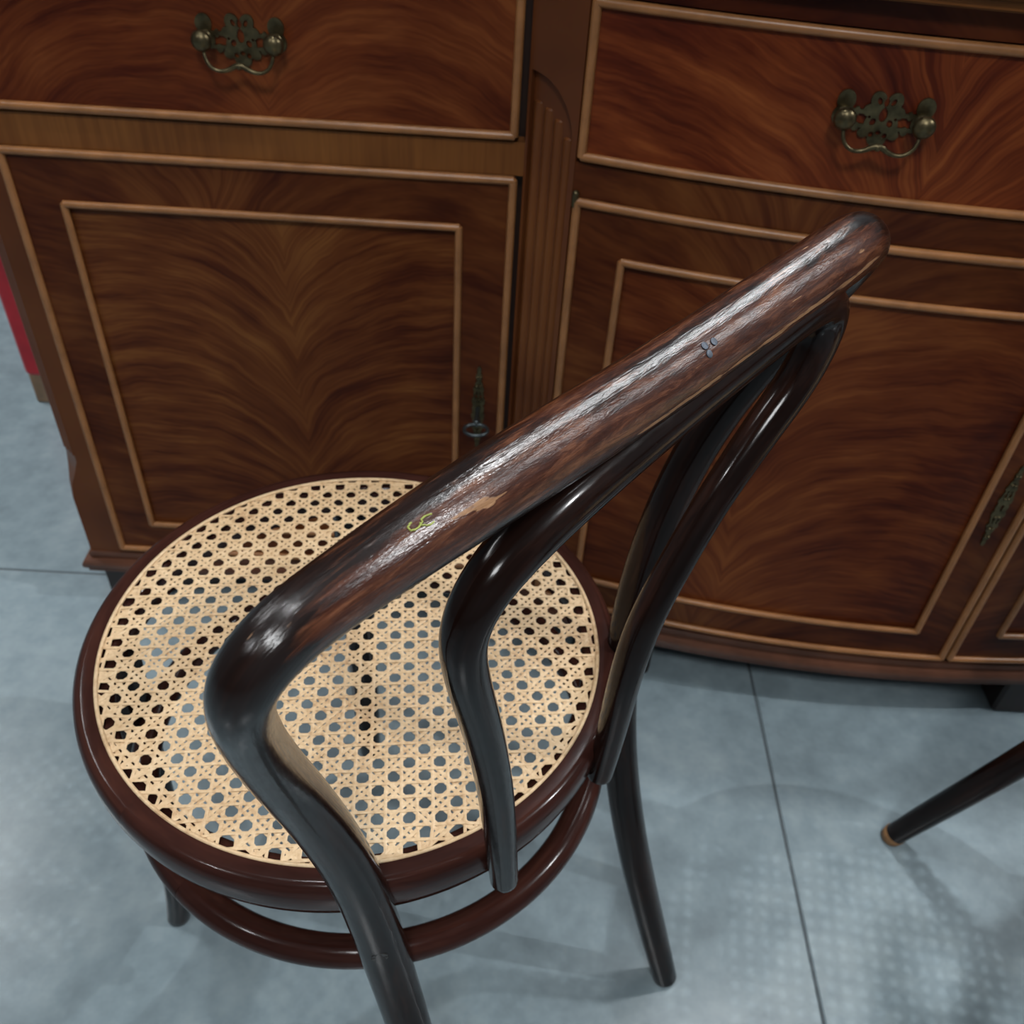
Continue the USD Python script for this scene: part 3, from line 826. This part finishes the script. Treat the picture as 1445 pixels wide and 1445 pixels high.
def chair(label, loc_, rotz, worn, bare_tip):
    c = thing('bentwood_chair', label, 'chair', loc_, rotz, 'dark bentwood chairs')
    P, r = bent(smooth_pts(OUT, 1), 1300 if worn else 620)
    if worn:
        r = r * (1 + 0.012 * (meshkit.fbm(np.c_[P * 40], 3, 2) - .5))
    vf, uv, s = tube(P, r, 72 if worn else 56, (0, 1, 0), caps=4)
    # angle 0 must face outwards (up on the rail)
    if worn:
        wf, tp = wear_field(vf[0], uv[:, 0], uv[:, 1], 56)
        obj(c, 'back_hoop', vf, BENTW, uv=uv * [1, .10], local=True, prims={'wear': wf, 'toprail': tp}, label='worn outer hoop with scuffed top rail running down into the rear legs')
    else:
        obj(c, 'back_hoop', vf, BENT, uv=uv * [1, .10], local=True)
    P, r = bent(smooth_pts(INN, 1), 320)
    vf, uv, s = tube(P, r, 36, (0, 1, 0), caps=3)
    obj(c, 'inner_hoop', vf, BENT, uv=uv * [1, .07], local=True)
    # seat frame
    prof = np.array([(.1785, ZS - .004), (.1790, ZS + .0004), (.1805, ZS + .0012), (.1890, ZS + .0012), (.1930, ZS + .0002), (.1958, ZS - .0035), (.1968, ZS - .009), (.1966, ZS - .020), (.1945, ZS - .029), (.1900, ZS - .0335), (.1760, ZS - .0340), (.1700, ZS - .030), (.1690, ZS - .010), (.1720, ZS - .004), (.1785, ZS - .004)])
    n = 180; t = np.linspace(0, 2 * math.pi, n + 1)
    V = np.stack([prof[None, :, 0] * np.cos(t)[:, None], prof[None, :, 0] * np.sin(t)[:, None], np.broadcast_to(prof[None, :, 1], (n + 1, len(prof)))], -1).reshape(-1, 3)
    k = len(prof)
    i, j = np.meshgrid(np.arange(n), np.arange(k - 1), indexing='ij')
    q = np.stack([i * k + j, (i + 1) * k + j, (i + 1) * k + j + 1, i * k + j + 1], -1).reshape(-1, 4)
    F = np.vstack([q[:, [0, 1, 2]], q[:, [0, 2, 3]]])
    if trimesh.Trimesh(V, F, process=False).volume < 0: F = F[:, ::-1]
    uvs = np.stack([np.broadcast_to((t * .19)[:, None], (n + 1, k)), np.broadcast_to(np.linspace(0, .1, k)[None], (n + 1, k))], -1).reshape(-1, 2)
    obj(c, 'seat_frame', (V, F), RIMW, uv=uvs, local=True)
    obj(c, 'cane_weave', (CANE_V, CANE_F), CANE, smooth=False, local=True, label='pale open cane weave with round holes', kind='stuff')
    t = np.linspace(0, 2 * math.pi, 181)
    rr = np.c_[RC * np.cos(t), RC * np.sin(t), np.full(181, ZS + .0006)]
    vf, uv, s = tube(rr, .0015, 10, (0, 0, 1), caps=0)
    obj(c, 'cane_binding', vf, CANE, uv=uv, local=True)
    for sgn in (-1, 1):
        a0 = math.radians(40.5)
        pts = np.array([(.213, .0025, .0118), (.198, .10, .0140), (.1915, .20, .0150), (.1875, .30, .0158), (.1835, .38, .0162), (.1800, .437, .0162)])
        g = spl(np.c_[sgn * pts[:, 0] * math.sin(a0), -pts[:, 0] * math.cos(a0), pts[:, 1], pts[:, 2]], 60)
        vf, uv, s = tube(loc(g[:, :3]), g[:, 3], 28, (0, 1, 0), caps=2)
        obj(c, 'front_leg', vf, BENT, uv=uv * [1, .1], local=True)
    t = np.linspace(0, 2 * math.pi, 161)
    rg = np.c_[.176 * np.cos(t), .0136 + .176 * np.sin(t), np.full(161, .360)]
    vf, uv, s = tube(rg, .0112, 24, (0, 0, 1), caps=0)
    obj(c, 'leg_ring', vf, RIMW, uv=uv * [1, .1], local=True)
    # slotted seat bolts in the rear legs
    for sgn in (-1, 1):
        row = OUT[6] if sgn < 0 else OUT[35]
        p = loc(row[None, :3])[0]; d = np.array([p[0], p[1], 0]); d /= np.linalg.norm(d)
        q = p + d * (row[3] - .0006)
        cyl = trimesh.creation.cylinder(radius=.0052, height=.0026, sections=20)
        slot = trimesh.creation.box((.0012, .012, .002)); slot.apply_translation((0, 0, .0012))
        sc = to_tm(m3.Manifold(m3.Mesh(cyl.vertices.astype(np.float32), cyl.faces.astype(np.uint32))) - m3.Manifold(m3.Mesh(slot.vertices.astype(np.float32), slot.faces.astype(np.uint32))))
        sc.apply_transform(trimesh.geometry.align_vectors((0, 0, 1), d)); sc.apply_translation(q)
        obj(c, 'bolt', sc, BOLT, local=True)
    if bare_tip:
        p0, p1 = OUT[0][:3], OUT[1][:3]
        d = (p1 - p0) / np.linalg.norm(p1 - p0)
        g = np.array([p0 + d * q for q in (-.0035, .002, .0075)])
        vf, uv, s = tube(loc(g), np.array([.0118, .0126, .0131]), 28, (0, 1, 0), caps=2)
        obj(c, 'foot_tip', vf, TIP, uv=uv, local=True, label='bare tan foot end where the finish is worn off')
    return c


CH = chair('whole bentwood chair with round pale cane seat and scuffed top rail, before the sideboard', (0, 0, 0), -129.0, True, False)
CH2 = chair('cut-off bentwood chair at the right, only one dark curved leg with tan foot showing', (0.825, -0.062, 0), 82.0, False, True)


# nails and paint flecks on the worn top rail
RP, RR = bent(smooth_pts(OUT, 1), 1600)


def rail_point(l, a, lift=0.0):
    P, r = RP, RR
    up_ = np.where(P[:, 2] > .74)[0]
    i = up_[np.abs(-P[up_, 0] - l).argmin()]
    T, N, B = frames(P, np.array([0, 1.0, 0]) + 0 * P)
    if N[i][2] < 0: N = -N
    d = math.cos(a) * N[i] + math.sin(a) * B[i]
    return P[i] + d * (r[i] + lift), d


NAILS = [(.0308, .60), (.0366, .64), (.0308, .84)]
for l_, a_ in NAILS:
    q, d_ = rail_point(l_, a_, 0.0)
    prof = np.array([(0, -.001), (.0018, -.001), (.0018, .0004), (.0015, .0006), (0, .0007)])
    nm = trimesh.creation.revolve(prof, sections=18)
    nm.apply_transform(trimesh.geometry.align_vectors((0, 0, 1), d_)); nm.apply_translation(q)
    obj(CH, 'nail', nm, NAILM, local=True, smooth=40)

FLECK = plain('yellow_paint', (.36, .40, .09), 0.6)
for k, (lc, ac, sl, sa) in enumerate(((-.1395, .42, .0022, .10), (-.1345, .50, .0026, .12))):
    tt = np.linspace(0.2, 4.6, 16) + k
    ptsf = np.array([rail_point(lc + sl * math.cos(w), ac + sa * math.sin(w), 0.00015)[0] for w in tt])
    obj(CH, 'paint_fleck', tmesh(ptsf, 0.00032, 6, (0, 1, 0), 1), FLECK, local=True, smooth=60, label='yellow green paint fleck')

# ------------------------------------------------------------------ red armchair behind the left end of the sideboard
RED = plain('red_leather', (.42, .012, .022), 0.42, noise=0.15, scale=25)
REDFOOT = plain('pale_foot_wood', (.24, .15, .085), 0.4, noise=0.3, scale=40)
ox, oy = -0.722, 0.885
rc = thing('armchair', 'red upholstered armchair on short wooden feet, mostly hidden behind the left end of the sideboard', 'armchair', (ox + .36, oy + .36, 0))


def cushion(x0, x1, y0, y1, z0, z1, r=.02):
    s = [m3.Manifold.sphere(r, 20).translate([x, y, z]) for x in (x0 + r, x1 - r) for y in (y0 + r, y1 - r) for z in (z0 + r, z1 - r)]
    return to_tm(m3.Manifold.batch_hull(s))


W_ = .72
obj(rc, 'arm', cushion(ox, ox + W_, oy, oy + .14, .055, .60, .012), RED)
obj(rc, 'arm', cushion(ox, ox + W_, oy + .58, oy + .72, .055, .60, .012), RED)
obj(rc, 'seat_base', cushion(ox + .01, ox + W_ - .02, oy + .14, oy + .58, .06, .30, .012), RED)
obj(rc, 'seat_cushion', cushion(ox + .005, ox + W_ - .16, oy + .142, oy + .578, .30, .44, .04), RED)
obj(rc, 'backrest', cushion(ox + W_ - .16, ox + W_ + .02, oy + .01, oy + .71, .058, .86, .03), RED)
for fx_ in (ox + .004, ox + W_ - .05):
    for fy_ in (oy + .004, oy + .67):
        obj(rc, 'foot', bx(fx_, fx_ + .04, fy_, fy_ + .04, 0, .06, .003), REDFOOT, smooth=False)
